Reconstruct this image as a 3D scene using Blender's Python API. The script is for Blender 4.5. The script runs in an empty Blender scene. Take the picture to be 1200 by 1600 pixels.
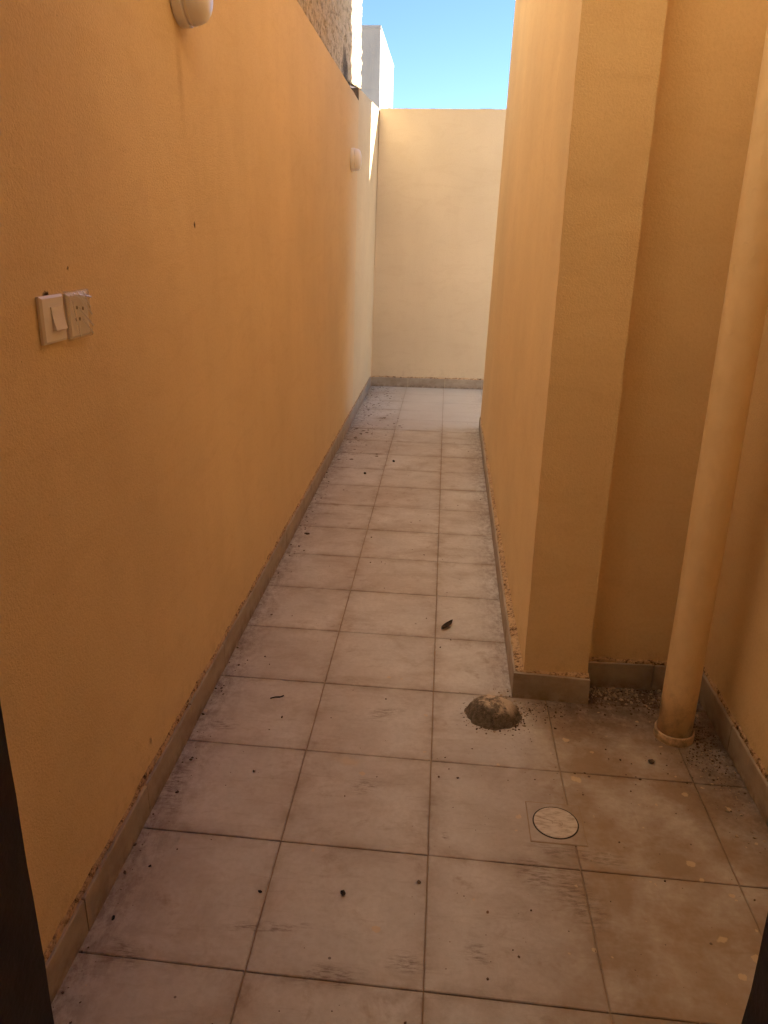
import bpy, math, random
from mathutils import Vector, Matrix

# ------------------------------------------------------------------ units
T = 0.4                       # one floor tile = 0.4 m; layout below is written in tiles
random.seed(7)
sc = bpy.context.scene
col = sc.collection

# ------------------------------------------------------------------ camera
yaw, pitch, roll = 0.0717, 0.3409, 0.0181
f0 = Vector((-math.sin(yaw), math.cos(yaw), 0)); r0 = Vector((math.cos(yaw), math.sin(yaw), 0)); u0 = Vector((0, 0, 1))
fw = f0 * math.cos(pitch) - u0 * math.sin(pitch)
up = u0 * math.cos(pitch) + f0 * math.sin(pitch)
rt = r0 * math.cos(roll) + up * math.sin(roll)
up = up * math.cos(roll) - r0 * math.sin(roll)
cd = bpy.data.cameras.new('camera'); cam = bpy.data.objects.new('camera', cd); col.objects.link(cam)
cam.matrix_world = Matrix(((rt.x, up.x, -fw.x, 0.9632 * T), (rt.y, up.y, -fw.y, -3.1989 * T), (rt.z, up.z, -fw.z, 3.8961 * T), (0, 0, 0, 1)))
cd.sensor_fit = 'HORIZONTAL'; cd.sensor_width = 36.0; cd.lens = 36.0 * 1221.28 / 1200.0
cd.clip_start = 0.02; cd.clip_end = 2000
sc.camera = cam

# ------------------------------------------------------------------ sky, sun, exposure
SUN = Vector((1.0, 0.7, 0.70)).normalized()
world = bpy.data.worlds.new('World'); sc.world = world; world.use_nodes = True
wn = world.node_tree.nodes; wl = world.node_tree.links
sky = wn.new('ShaderNodeTexSky'); sky.sky_type = 'NISHITA'; sky.sun_disc = False
sky.sun_elevation = math.asin(SUN.z); sky.sun_rotation = math.atan2(SUN.x, SUN.y)
sky.air_density = 0.69; sky.dust_density = 0.0; sky.ozone_density = 4.5
wl.new(sky.outputs[0], wn['Background'].inputs[0]); wn['Background'].inputs[1].default_value = 0.05
sl = bpy.data.lights.new('sun', 'SUN'); sl.energy = 5.0; sl.angle = math.radians(0.53); sl.color = (1.0, 0.93, 0.82)
so = bpy.data.objects.new('sun', sl); col.objects.link(so); so.rotation_euler = SUN.to_track_quat('Z', 'Y').to_euler(); so.location = SUN * 40
vs = sc.view_settings; vs.view_transform = 'Standard'; vs.look = 'None'; vs.gamma = 1.0; vs.use_curve_mapping = False
vs.exposure = 2.42
sc.render.engine = 'CYCLES'
sc.cycles.max_bounces = 10; sc.cycles.diffuse_bounces = 9; sc.cycles.glossy_bounces = 2; sc.cycles.transparent_max_bounces = 8
sc.cycles.use_adaptive_sampling = True; sc.cycles.adaptive_threshold = 0.03; sc.cycles.use_denoising = True; sc.cycles.sample_clamp_indirect = 6.0

# ------------------------------------------------------------------ node helpers
class NT:
    def __init__(s, name):
        s.m = bpy.data.materials.new(name); s.m.use_nodes = True
        s.n = s.m.node_tree.nodes; s.l = s.m.node_tree.links
        s.b = s.n['Principled BSDF']; s.out = s.n['Material Output']
        s.geo = s.n.new('ShaderNodeNewGeometry')
        s.pos = s.vm('SCALE', s.geo.outputs['Position'], scale=1 / T)       # world position in tiles
    def set(s, sock, v):
        if isinstance(v, bpy.types.NodeSocket): s.l.new(v, sock)
        elif isinstance(v, (tuple, list)) and len(v) == 3 and sock.type == 'RGBA': sock.default_value = (*v, 1)
        else: sock.default_value = v
    def vm(s, op, a, b=None, scale=None):
        n = s.n.new('ShaderNodeVectorMath'); n.operation = op; s.set(n.inputs[0], a)
        if b is not None: s.set(n.inputs[1], b)
        if scale is not None: s.set(n.inputs['Scale'], scale)
        return n.outputs['Value'] if op in ('LENGTH', 'DOT_PRODUCT', 'DISTANCE') else n.outputs['Vector']
    def ma(s, op, a, b=None, c=None, clamp=False):
        n = s.n.new('ShaderNodeMath'); n.operation = op; n.use_clamp = clamp; s.set(n.inputs[0], a)
        if b is not None: s.set(n.inputs[1], b)
        if c is not None: s.set(n.inputs[2], c)
        return n.outputs[0]
    def sep(s, v):
        n = s.n.new('ShaderNodeSeparateXYZ'); s.set(n.inputs[0], v); return n.outputs
    def mapping(s, v, loc=(0, 0, 0), rot=(0, 0, 0), scale=(1, 1, 1), t='POINT'):
        n = s.n.new('ShaderNodeMapping'); n.vector_type = t; s.set(n.inputs[0], v)
        n.inputs[1].default_value = loc; n.inputs[2].default_value = rot; n.inputs[3].default_value = scale
        return n.outputs[0]
    def noise(s, v, scale, detail=4, rough=0.6, dist=0.0, color=False):
        n = s.n.new('ShaderNodeTexNoise'); s.set(n.inputs['Vector'], v); n.inputs['Scale'].default_value = scale
        n.inputs['Detail'].default_value = detail; n.inputs['Roughness'].default_value = rough; n.inputs['Distortion'].default_value = dist
        return n.outputs['Color'] if color else n.outputs[0]
    def voro(s, v, scale, rand=1.0):
        n = s.n.new('ShaderNodeTexVoronoi'); s.set(n.inputs['Vector'], v); n.inputs['Scale'].default_value = scale
        n.inputs['Randomness'].default_value = rand
        return n.outputs['Distance'], n.outputs['Color']
    def mr(s, v, a, b, c=0.0, d=1.0, smooth=False):
        n = s.n.new('ShaderNodeMapRange'); s.set(n.inputs[0], v)
        if smooth: n.interpolation_type = 'SMOOTHSTEP'
        n.inputs[1].default_value = a; n.inputs[2].default_value = b; n.inputs[3].default_value = c; n.inputs[4].default_value = d
        return n.outputs[0]
    def mix(s, f, a, b, mode='MIX'):
        n = s.n.new('ShaderNodeMix'); n.data_type = 'RGBA'; n.blend_type = mode
        s.set(n.inputs[0], f); s.set(n.inputs[6], a); s.set(n.inputs[7], b); return n.outputs[2]
    def bump(s, h, strength, dist, normal=None):
        n = s.n.new('ShaderNodeBump'); n.inputs['Strength'].default_value = strength; n.inputs['Distance'].default_value = dist
        s.set(n.inputs['Height'], h)
        if normal is not None: s.l.new(normal, n.inputs['Normal'])
        return n.outputs[0]
    def blob(s, v, cx, cy, rx, ry, ang=0.0, inner=0.2):
        """soft-edged patch at a place on the floor"""
        m = s.mapping(v, (cx, cy, 0), (0, 0, ang), (rx, ry, 1), 'TEXTURE')
        return s.mr(s.vm('LENGTH', s.vm('MULTIPLY', m, (1, 1, 0))), 1.0, inner, 0.0, 1.0, True)
    def mx(s, *a):
        r = a[0]
        for x in a[1:]: r = s.ma('MAXIMUM', r, x)
        return r
    def fin(s, color, rough=0.8, normal=None, spec=0.3):
        s.set(s.b.inputs['Base Color'], color); s.set(s.b.inputs['Roughness'], rough)
        s.b.inputs['Specular IOR Level'].default_value = spec
        if normal is not None: s.l.new(normal, s.b.inputs['Normal'])
        return s.m

CREAM = (0.80, 0.622, 0.362)
def plaster(name, cream=CREAM, marks=False):
    t = NT(name)
    big = t.noise(t.pos, 0.5, 2, 0.55)
    mid = t.noise(t.mapping(t.pos, scale=(2.2, 2.2, 0.55)), 1.3, 3, 0.65)
    c = t.mix(t.mr(big, 0.3, 0.7), tuple(x * 0.94 for x in cream), tuple(min(1, x * 1.05) for x in cream))
    c = t.mix(t.ma('MULTIPLY', t.mr(mid, 0.45, 0.75), 0.22), c, (cream[0] * 0.88, cream[1] * 0.83, cream[2] * 0.76))
    c = t.mix(t.ma('MULTIPLY', t.mr(t.noise(t.pos, 38, 2, 0.7), 0.42, 0.66), 0.16), c, (cream[0] * 0.72, cream[1] * 0.66, cream[2] * 0.58))
    tro = t.mr(t.noise(t.mapping(t.pos, rot=(0.5, 0.0, 0.4), scale=(0.7, 0.7, 2.2)), 1.9, 4, 0.7, 1.2), 0.52, 0.62)
    c = t.mix(t.ma('MULTIPLY', tro, 0.13), c, (cream[0] * 0.80, cream[1] * 0.72, cream[2] * 0.60))
    d, cc = t.voro(t.pos, 5.0)                                      # rare pin holes and specks
    spk = t.ma('MULTIPLY', t.mr(d, 0.028, 0.012), t.ma('GREATER_THAN', t.sep(cc)[0], 0.93))
    c = t.mix(t.ma('MULTIPLY', spk, 0.55), c, (0.16, 0.09, 0.04))
    # splashes of dirt low down, just above the skirting
    z = t.sep(t.pos)[2]
    low = t.ma('MULTIPLY', t.mr(z, 0.62, 0.24), t.mr(t.noise(t.pos, 7.0, 3, 0.7), 0.50, 0.68))
    c = t.mix(t.ma('MULTIPLY', low, 0.22), c, (0.30, 0.17, 0.08))
    if marks:
        # sooty chipped patch above the switch, small marks higher up (positions on the wall, y and z)
        y_, z_ = t.sep(t.pos)[1], t.sep(t.pos)[2]
        cmb = t.n.new('ShaderNodeCombineXYZ'); t.l.new(y_, cmb.inputs[0]); t.l.new(z_, cmb.inputs[1])
        jit = t.vm('ADD', cmb.outputs[0], t.vm('SCALE', t.vm('SUBTRACT', t.noise(t.pos, 28, 3, color=True), (0.5, 0.5, 0.5)), scale=0.05))
        mk = t.mx(t.blob(jit, 0.655, 3.585, 0.05, 0.024, 0, 0.3), t.blob(jit, 3.1, 3.94, 0.03, 0.03, 0, 0.3), t.blob(jit, 0.92, 3.71, 0.012, 0.012, 0, 0.3))
        c = t.mix(mk, c, (0.05, 0.025, 0.012))
        run = t.blob(jit, 2.95, 4.98, 0.10, 0.45, 0.05, 0.0)        # faint run under the lamp
        c = t.mix(t.ma('MULTIPLY', run, 0.30), c, (0.42, 0.22, 0.07))
    fine = t.noise(t.pos, 70, 2, 0.7); und = t.noise(t.pos, 2.4, 1, 0.5)
    n = t.bump(fine, 0.6, 0.004)
    n = t.bump(und, 0.35, 0.016, n)
    return t.fin(c, 0.86, n, 0.25)

def rough_plaster():
    t = NT('rough spatter plaster')
    a = t.noise(t.mapping(t.pos, scale=(1, 0.6, 1.0)), 7, 4, 0.7)
    b = t.noise(t.pos, 1.1, 4)
    c = t.mix(t.mr(a, 0.34, 0.52), (0.34, 0.27, 0.19), (0.68, 0.56, 0.40))
    c = t.mix(t.ma('MULTIPLY', t.mr(b, 0.5, 0.75), 0.4), c, (0.50, 0.37, 0.22))
    y, z = t.sep(t.pos)[1], t.sep(t.pos)[2]
    cmb = t.n.new('ShaderNodeCombineXYZ'); t.l.new(y, cmb.inputs[0]); t.l.new(z, cmb.inputs[1])
    jit = t.vm('ADD', cmb.outputs[0], t.vm('SCALE', t.vm('SUBTRACT', t.noise(t.pos, 6, 4, color=True), (0.5, 0.5, 0.5)), scale=0.35))
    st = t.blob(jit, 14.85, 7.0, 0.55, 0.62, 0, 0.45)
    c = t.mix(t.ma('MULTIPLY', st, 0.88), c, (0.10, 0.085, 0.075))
    n = t.bump(t.noise(t.mapping(t.pos, scale=(1, 0.7, 1)), 9, 4, 0.7), 1.0, 0.05)
    return t.fin(c, 0.95, n, 0.1)

def concrete():
    t = NT('grey concrete')
    a = t.noise(t.mapping(t.pos, scale=(1, 1, 0.3)), 0.8, 6, 0.6)
    c = t.mix(t.mr(a, 0.3, 0.7), (0.29, 0.31, 0.325), (0.375, 0.395, 0.415))
    return t.fin(c, 0.9, t.bump(t.noise(t.pos, 12, 5), 0.3, 0.01), 0.2)

def floor_tile_mat():
    t = NT('dusty stoneware tile')
    p = t.vm('MULTIPLY', t.pos, (1, 1, 0))
    warp = t.vm('ADD', p, t.vm('SCALE', t.vm('SUBTRACT', t.noise(p, 4.5, 4, 0.6, color=True), (0.5, 0.5, 0.5)), scale=0.22))
    oi = t.n.new('ShaderNodeObjectInfo')
    X, Y, _ = t.sep(p)
    cloud = t.noise(p, 1.7, 4, 0.62); fine = t.noise(p, 24, 3, 0.72)
    c = t.mix(t.mr(cloud, 0.32, 0.68), (0.56, 0.55, 0.55), (0.69, 0.685, 0.685))
    c = t.mix(t.ma('MULTIPLY', t.mr(fine, 0.40, 0.72), 0.35), c, (0.43, 0.40, 0.385))
    c = t.mix(t.ma('MULTIPLY', oi.outputs['Random'], 0.16), c, (0.40, 0.36, 0.335))
    # brushed dirt film, in drifts
    drift = t.mr(t.noise(t.mapping(p, rot=(0, 0, 0.5), scale=(1, 1.5, 1)), 1.5, 5, 0.68, 0.5), 0.50, 0.74)
    c = t.mix(t.ma('MULTIPLY', drift, 0.45), c, (0.26, 0.175, 0.11))
    # dirt kept along the joints
    v = t.ma('ADD', Y, t.ma('MULTIPLY', X, 0.034))
    ju = t.ma('ABSOLUTE', t.ma('SUBTRACT', t.ma('FRACT', t.ma('ADD', X, 100.5)), 0.5))
    jv = t.ma('ABSOLUTE', t.ma('SUBTRACT', t.ma('FRACT', t.ma('ADD', v, 100.5)), 0.5))
    je = t.mr(t.ma('MINIMUM', ju, jv), 0.17, 0.0)
    je = t.ma('MULTIPLY', t.ma('MULTIPLY', je, je), t.mr(t.noise(p, 3.1, 5, 0.65), 0.36, 0.64))
    c = t.mix(t.ma('MULTIPLY', je, 0.60), c, (0.23, 0.14, 0.075))
    # earth-brown film over the side area
    film = t.ma('MULTIPLY', t.mr(X, 1.2, 2.1), t.mr(t.noise(p, 1.6, 5, 0.7), 0.22, 0.58))
    film = t.ma('MULTIPLY', film, t.mr(Y, 3.6, 2.6))
    c = t.mix(t.ma('MULTIPLY', film, 0.85), c, (0.27, 0.18, 0.11))
    broad = t.mr(t.noise(p, 0.55, 4, 0.6, 0.3), 0.42, 0.66)
    c = t.mix(t.ma('MULTIPLY', broad, 0.38), c, (0.34, 0.24, 0.16))
    sw = t.mr(t.noise(t.mapping(p, rot=(0, 0, -0.7), scale=(1, 5, 1)), 2.6, 5, 0.75, 0.8), 0.55, 0.68)
    c = t.mix(t.ma('MULTIPLY', sw, 0.18), c, (0.22, 0.15, 0.10))
    bl = t.ma('MULTIPLY', t.mr(t.noise(p, 3.8, 5, 0.7, 0.4), 0.56, 0.70), t.mr(t.noise(p, 0.9, 3), 0.38, 0.6))
    c = t.mix(t.ma('MULTIPLY', bl, 0.50), c, (0.27, 0.185, 0.125))
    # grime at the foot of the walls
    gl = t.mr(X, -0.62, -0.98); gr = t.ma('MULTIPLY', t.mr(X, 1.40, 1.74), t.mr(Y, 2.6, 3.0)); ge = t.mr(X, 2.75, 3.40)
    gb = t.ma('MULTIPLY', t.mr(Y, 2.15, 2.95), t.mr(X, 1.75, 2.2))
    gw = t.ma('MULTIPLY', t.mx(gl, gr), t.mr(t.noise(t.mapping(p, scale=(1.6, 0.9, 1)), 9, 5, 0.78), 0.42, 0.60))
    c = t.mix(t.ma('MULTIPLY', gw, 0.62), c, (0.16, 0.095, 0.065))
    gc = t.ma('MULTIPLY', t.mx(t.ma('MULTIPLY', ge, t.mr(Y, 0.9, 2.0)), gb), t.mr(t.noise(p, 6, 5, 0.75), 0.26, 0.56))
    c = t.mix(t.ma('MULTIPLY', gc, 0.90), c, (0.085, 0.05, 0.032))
    # smears with a place of their own
    sm = t.mx(*[t.blob(warp, *b) for b in (
        (0.60, 2.56, 0.24, 0.12, 0.5), (0.48, 0.02, 0.26, 0.10, 0.2), (0.90, 0.12, 0.16, 0.10, -0.4), (-0.75, 2.26, 0.20, 0.10, 0.1),
        (0.52, 1.62, 0.20, 0.12, 0.4), (-0.72, 0.05, 0.18, 0.14, 0), (1.72, 0.86, 0.20, 0.26, 0.7), (1.95, 0.72, 0.16, 0.42, 0.3),
        (2.0, 1.08, 0.5, 0.10, -0.2), (1.13, 1.13, 0.04, 0.06, 0), (0.05, 0.30, 0.36, 0.06, 0.1), (1.30, 0.25, 0.10, 0.12, 0.3), (-0.9, 1.5, 0.12, 0.5, 0.1))])
    streak = t.mr(t.noise(t.mapping(p, rot=(0, 0, 0.35), scale=(2.5, 12, 1)), 4.0, 5, 0.78), 0.46, 0.60)
    c = t.mix(t.ma('MULTIPLY', t.ma('MULTIPLY', sm, streak), 0.62), c, (0.12, 0.068, 0.042))
    # ochre paint splashes, thick in the side area, rare elsewhere
    d, cc = t.voro(t.vm('ADD', p, t.vm('SCALE', t.vm('SUBTRACT', t.noise(p, 14, 3, color=True), (0.5, 0.5, 0.5)), scale=0.07)), 8.5)
    r_, g_, b_ = t.sep(cc)
    keep = t.ma('GREATER_THAN', r_, t.mr(X, 1.2, 2.3, 0.93, 0.25))
    keep = t.ma('MULTIPLY', keep, t.ma('LESS_THAN', Y, 3.6))
    size = t.mr(t.ma('POWER', g_, 2.0), 0, 1, 0.04, 0.24)
    spl = t.ma('MULTIPLY', t.ma('LESS_THAN', d, size), keep)
    spl = t.mx(spl, t.blob(warp, 2.12, 1.86, 0.05, 0.04, 0, 0.7), t.blob(warp, 2.74, 0.47, 0.04, 0.035, 0, 0.7), t.ma('MULTIPLY', t.blob(warp, 0.37, 1.90, 0.13, 0.07, 0, 0.2), 0.7))
    c = t.mix(t.ma('MULTIPLY', spl, 0.55), c, (0.68, 0.52, 0.33))
    # dark specks everywhere
    d2, c2 = t.voro(p, 6.3); r2, g2, _b = t.sep(c2)
    spk = t.ma('MULTIPLY', t.ma('LESS_THAN', d2, t.mr(g2, 0, 1, 0.02, 0.075)), t.ma('GREATER_THAN', r2, 0.80))
    c = t.mix(t.ma('MULTIPLY', spk, 0.75), c, (0.07, 0.045, 0.035))
    # flakes of soot along the left foot towards the far end
    fl = t.mr(t.noise(t.mapping(p, scale=(2.2, 1.6, 1)), 5.0, 5, 0.7, 0.6), 0.585, 0.625)
    fl = t.ma('MULTIPLY', fl, t.ma('MULTIPLY', t.mr(X, 0.3, -0.75), t.mr(Y, 9.0, 13.0)))
    c = t.mix(t.ma('MULTIPLY', fl, 0.7), c, (0.09, 0.07, 0.06))
    # paler, more even tone over the open end, hiding the joints
    far_pale = t.ma('MULTIPLY', t.mr(Y, 12.9, 13.7, 0, 1, True), t.mr(X, -0.35, 0.25, 0.15, 1.0))
    far_pale = t.ma('MULTIPLY', far_pale, t.mr(t.noise(p, 1.3, 5), 0.25, 0.55, 0.55, 1.0))
    c = t.mix(t.ma('MULTIPLY', far_pale, 0.85), c, (0.60, 0.57, 0.54))
    # cement powder round the mortar lump
    pw = t.ma('MULTIPLY', t.blob(warp, 1.62, 2.84, 0.28, 0.30, 0.2, 0.0), t.mr(t.noise(p, 18, 3, 0.75), 0.40, 0.54))
    c = t.mix(t.ma('MULTIPLY', pw, 0.85), c, (0.52, 0.43, 0.33))
    n = t.bump(t.noise(p, 30, 2, 0.7), 0.25, 0.002)
    n = t.bump(t.noise(p, 3.5, 1), 0.15, 0.004, n)
    return t.fin(c, t.mr(fine, 0.3, 0.7, 0.52, 0.72), n, 0.35)

def grout_mat():
    t = NT('brown grout')
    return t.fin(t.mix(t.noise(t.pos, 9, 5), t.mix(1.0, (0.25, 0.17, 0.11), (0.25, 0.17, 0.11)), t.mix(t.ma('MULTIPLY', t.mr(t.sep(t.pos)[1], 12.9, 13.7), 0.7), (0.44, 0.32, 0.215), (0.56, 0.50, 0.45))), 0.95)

def skirt_mat():
    t = NT('skirting tile')
    c = t.mix(t.mr(t.noise(t.mapping(t.pos, scale=(1, 1, 2)), 2.2, 6, 0.65), 0.3, 0.7), (0.33, 0.275, 0.22), (0.47, 0.405, 0.335))
    z = t.sep(t.pos)[2]
    foot = t.ma('MULTIPLY', t.mr(z, 0.13, 0.0), t.mr(t.noise(t.pos, 8, 5, 0.7), 0.38, 0.6))
    c = t.mix(t.ma('MULTIPLY', foot, 0.65), c, (0.13, 0.075, 0.045))
    blot = t.mr(t.noise(t.pos, 3.3, 5, 0.7), 0.5, 0.68)
    c = t.mix(t.ma('MULTIPLY', blot, 0.45), c, (0.24, 0.165, 0.105))
    drip = t.mr(t.noise(t.mapping(t.pos, scale=(5, 5, 0.8)), 4, 5, 0.7), 0.60, 0.70)
    c = t.mix(t.ma('MULTIPLY', t.ma('MULTIPLY', drip, t.mr(z, 0.02, 0.25)), 0.5), c, (0.60, 0.42, 0.24))
    return t.fin(c, 0.55, t.bump(t.noise(t.pos, 22, 4), 0.2, 0.003), 0.35)

def bead_mat():
    t = NT('crumbling mortar bead')
    a = t.noise(t.pos, 26, 5, 0.75)
    b = t.noise(t.pos, 6, 4, 0.6)
    c = t.mix(t.mr(a, 0.40, 0.52), (0.12, 0.065, 0.035), (0.58, 0.41, 0.25))
    c = t.mix(t.mr(b, 0.48, 0.66, 0, 0.9), c, (0.64, 0.46, 0.28))
    return t.fin(c, 0.95, t.bump(a, 0.9, 0.01), 0.1)

def simple(name, c, rough=0.6, var=0.12, scale=6, spec=0.3, bump=0.0, metal=0.0):
    t = NT(name)
    cc = t.mix(t.mr(t.noise(t.pos, scale, 5), 0.3, 0.7), tuple(x * (1 - var) for x in c), tuple(min(1, x * (1 + var)) for x in c))
    t.b.inputs['Metallic'].default_value = metal
    return t.fin(cc, rough, t.bump(t.noise(t.pos, scale * 6, 5), bump, 0.004) if bump else None, spec)

def pipe_mat():
    t = NT('cream painted pipe')
    a = t.noise(t.mapping(t.pos, scale=(1, 1, 0.6)), 10, 5, 0.6)
    lump = t.mr(t.noise(t.pos, 15, 3, 0.5), 0.60, 0.75)
    c = t.mix(t.mr(a, 0.3, 0.7), (0.78, 0.60, 0.35), (0.84, 0.66, 0.41))
    z = t.sep(t.pos)[2]
    foot = t.ma('MULTIPLY', t.mr(z, 0.75, 0.05), t.mr(t.noise(t.pos, 7, 6, 0.7), 0.45, 0.65))
    c = t.mix(t.ma('MULTIPLY', foot, 0.7), c, (0.22, 0.13, 0.07))
    n = t.bump(lump, 0.22, 0.005); n = t.bump(a, 0.2, 0.006, n)
    return t.fin(c, 0.45, n, 0.4)

def mound_mat():
    t = NT('set mortar lump')
    a = t.noise(t.pos, 16, 6, 0.75); z = t.sep(t.pos)[2]
    c = t.mix(t.mr(a, 0.35, 0.65), (0.10, 0.082, 0.066), (0.25, 0.21, 0.17))
    X = t.sep(t.pos)[0]; Y = t.sep(t.pos)[1]
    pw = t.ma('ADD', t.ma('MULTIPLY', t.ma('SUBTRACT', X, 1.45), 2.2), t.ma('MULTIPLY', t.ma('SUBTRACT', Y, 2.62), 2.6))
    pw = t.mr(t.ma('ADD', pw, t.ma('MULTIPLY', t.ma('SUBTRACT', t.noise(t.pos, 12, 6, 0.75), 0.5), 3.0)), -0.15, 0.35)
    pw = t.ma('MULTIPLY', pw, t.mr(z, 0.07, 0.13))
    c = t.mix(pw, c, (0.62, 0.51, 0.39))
    return t.fin(c, 0.95, t.bump(a, 0.8, 0.012), 0.1)

def cover_mat():
    t = NT('scratched pale cover')
    a = t.noise(t.mapping(t.pos, rot=(0, 0, 0.6), scale=(3, 9, 1)), 4, 6, 0.7)
    c = t.mix(t.mr(a, 0.45, 0.68), (0.62, 0.56, 0.50), (0.36, 0.28, 0.21))
    return t.fin(c, 0.5, None, 0.4)

def film_mat():
    m = bpy.data.materials.new('clear plastic film'); m.use_nodes = True; n = m.node_tree.nodes; l = m.node_tree.links
    n.remove(n['Principled BSDF'])
    tr = n.new('ShaderNodeBsdfTransparent'); gl = n.new('ShaderNodeBsdfGlossy'); df = n.new('ShaderNodeBsdfDiffuse')
    gl.inputs['Roughness'].default_value = 0.18; df.inputs[0].default_value = (0.85, 0.8, 0.74, 1)
    m1 = n.new('ShaderNodeMixShader'); m1.inputs[0].default_value = 0.35; l.new(gl.outputs[0], m1.inputs[1]); l.new(df.outputs[0], m1.inputs[2])
    m2 = n.new('ShaderNodeMixShader'); m2.inputs[0].default_value = 0.27; l.new(tr.outputs[0], m2.inputs[1]); l.new(m1.outputs[0], m2.inputs[2])
    l.new(m2.outputs[0], n['Material Output'].inputs[0]); return m

M = dict(plaster=plaster('cream plaster'), plaster_marked=plaster('cream plaster with marks', marks=True), plaster_raised_lit=plaster('cream plaster raised part lit', (0.77, 0.635, 0.41)), plaster_end_lit=plaster('cream plaster end wall lit', (0.72, 0.60, 0.43)), rough=rough_plaster(), concrete=concrete(),  # raised part and end wall paler: stronger far-end light painted into the colour
         tile=floor_tile_mat(), grout=grout_mat(), skirt=skirt_mat(), bead=bead_mat(), pipe=pipe_mat(), mound=mound_mat(), cover=cover_mat(), film=film_mat(),
         plastic=simple('ivory plastic', (0.83, 0.79, 0.74), 0.35, 0.03, 3, 0.5), lampw=simple('white lamp plastic', (0.82, 0.81, 0.83), 0.28, 0.03, 3, 0.5),
         notch_grey=simple('dark grey notch face', (0.17, 0.145, 0.145), 0.95, 0.3, 10, 0.1, 0.5), white=simple('bounce white', (0.80, 0.79, 0.77), 0.9, 0.03, 2), fold_glint=simple('film crease', (0.92, 0.88, 0.84), 0.15, 0.02, 3, 0.8), dark=simple('dark hole', (0.02, 0.015, 0.01), 0.9), wood=simple('dark brown door wood', (0.026, 0.016, 0.011), 0.55, 0.35, 5, 0.3, 0.3),
         dark_grey=simple('bitumen coat', (0.085, 0.072, 0.075), 1.0, 0.3, 8, 0.0, 0.4), frame=simple('drain frame', (0.30, 0.235, 0.175), 0.6, 0.2, 9),
         ring=simple('drain seal', (0.035, 0.027, 0.02), 0.8), leaf=simple('dry dark leaf', (0.045, 0.028, 0.018), 0.7, 0.4, 20),
         stone=simple('dark pebble', (0.045, 0.035, 0.03), 0.9, 0.4, 30), rubble=simple('mortar crumbs', (0.42, 0.33, 0.24), 0.95, 0.4, 12),
         grit=simple('brown grit', (0.13, 0.085, 0.058), 0.95, 0.5, 12), sand=simple('sandy ground', (0.48, 0.38, 0.27), 0.95, 0.15, 0.4),
         interior=simple('room paint', (0.50, 0.42, 0.33), 0.8, 0.05, 2), collar=simple('painted collar', (0.56, 0.42, 0.28), 0.8, 0.45, 14, 0.2, 0.8), glass=simple('dark window glass', (0.03, 0.035, 0.04), 0.1, 0.1, 1, 0.5))

# ------------------------------------------------------------------ mesh helpers (tile units)
class MB:
    def __init__(s): s.v = []; s.f = []
    def add(s, vs, fs):
        o = len(s.v); s.v += [tuple(v) for v in vs]; s.f += [tuple(i + o for i in f) for f in fs]; return s
    def hexa(s, b, t):                       # b, t: four corners each, counter-clockwise from above
        return s.add(list(b) + list(t), [(3, 2, 1, 0), (4, 5, 6, 7)] + [(i, (i + 1) % 4, 4 + (i + 1) % 4, 4 + i) for i in range(4)])
    def box(s, x0, x1, y0, y1, z0, z1):
        c = [(x0, y0), (x1, y0), (x1, y1), (x0, y1)]
        return s.hexa([(x, y, z0) for x, y in c], [(x, y, z1) for x, y in c])
    def prism(s, poly, z0, z1, ins=0.0, ch=0.0):   # vertical prism with a chamfered top
        n = len(poly); cx = sum(p[0] for p in poly) / n; cy = sum(p[1] for p in poly) / n
        def sh(p):
            dx, dy = cx - p[0], cy - p[1]; return (p[0] + math.copysign(min(ins, abs(dx)), dx), p[1] + math.copysign(min(ins, abs(dy)), dy))
        V = [(x, y, z0) for x, y in poly]; F = [tuple(range(n - 1, -1, -1))]
        if ch:
            V += [(x, y, z1 - ch) for x, y in poly] + [(*sh(p), z1) for p in poly]; L = 2
        else: V += [(x, y, z1) for x, y in poly]; L = 1
        for k in range(L): F += [(k * n + i, k * n + (i + 1) % n, (k + 1) * n + (i + 1) % n, (k + 1) * n + i) for i in range(n)]
        F.append(tuple(L * n + i for i in range(n)))
        return s.add(V, F)
    def lathe(s, prof, n, org=(0, 0, 0), axis='Z', cap=True):   # prof: (radius, height) from start to end
        V = []; F = []
        for r, h in prof:
            for i in range(n):
                a = 2 * math.pi * i / n; c, d = r * math.cos(a), r * math.sin(a)
                V.append((org[0] + c, org[1] + d, org[2] + h) if axis == 'Z' else (org[0] + h, org[1] + c, org[2] + d))
        for k in range(len(prof) - 1):
            F += [(k * n + i, k * n + (i + 1) % n, (k + 1) * n + (i + 1) % n, (k + 1) * n + i) for i in range(n)]
        if cap: F += [tuple(range(n - 1, -1, -1)), tuple((len(prof) - 1) * n + i for i in range(n))]
        return s.add(V, F)
    def grid(s, fn, nu, nv, flip=False):
        V = [fn(i / nu, j / nv) for j in range(nv + 1) for i in range(nu + 1)]; w = nu + 1
        F = [(j * w + i, j * w + i + 1, (j + 1) * w + i + 1, (j + 1) * w + i) for j in range(nv) for i in range(nu)]
        return s.add(V, [f[::-1] for f in F] if flip else F)
    def build(s, name, mat, parent=None, org=(0, 0, 0), smooth=False):
        me = bpy.data.meshes.new(name)
        me.from_pydata([((x - org[0]) * T, (y - org[1]) * T, (z - org[2]) * T) for x, y, z in s.v], [], s.f)
        me.materials.append(M[mat] if isinstance(mat, str) else mat)
        if smooth: me.polygons.foreach_set('use_smooth', [True] * len(me.polygons))
        me.update()
        return place(me, name, parent, org)
def wloc(o):
    v = o.location.copy(); p = o.parent
    while p: v += p.location; p = p.parent
    return v
def place(me, name, parent, org):
    o = bpy.data.objects.new(name, me); col.objects.link(o); o.location = Vector(org) * T
    if parent is not None: o.parent = parent; o.location = o.location - wloc(parent)
    return o
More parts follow.
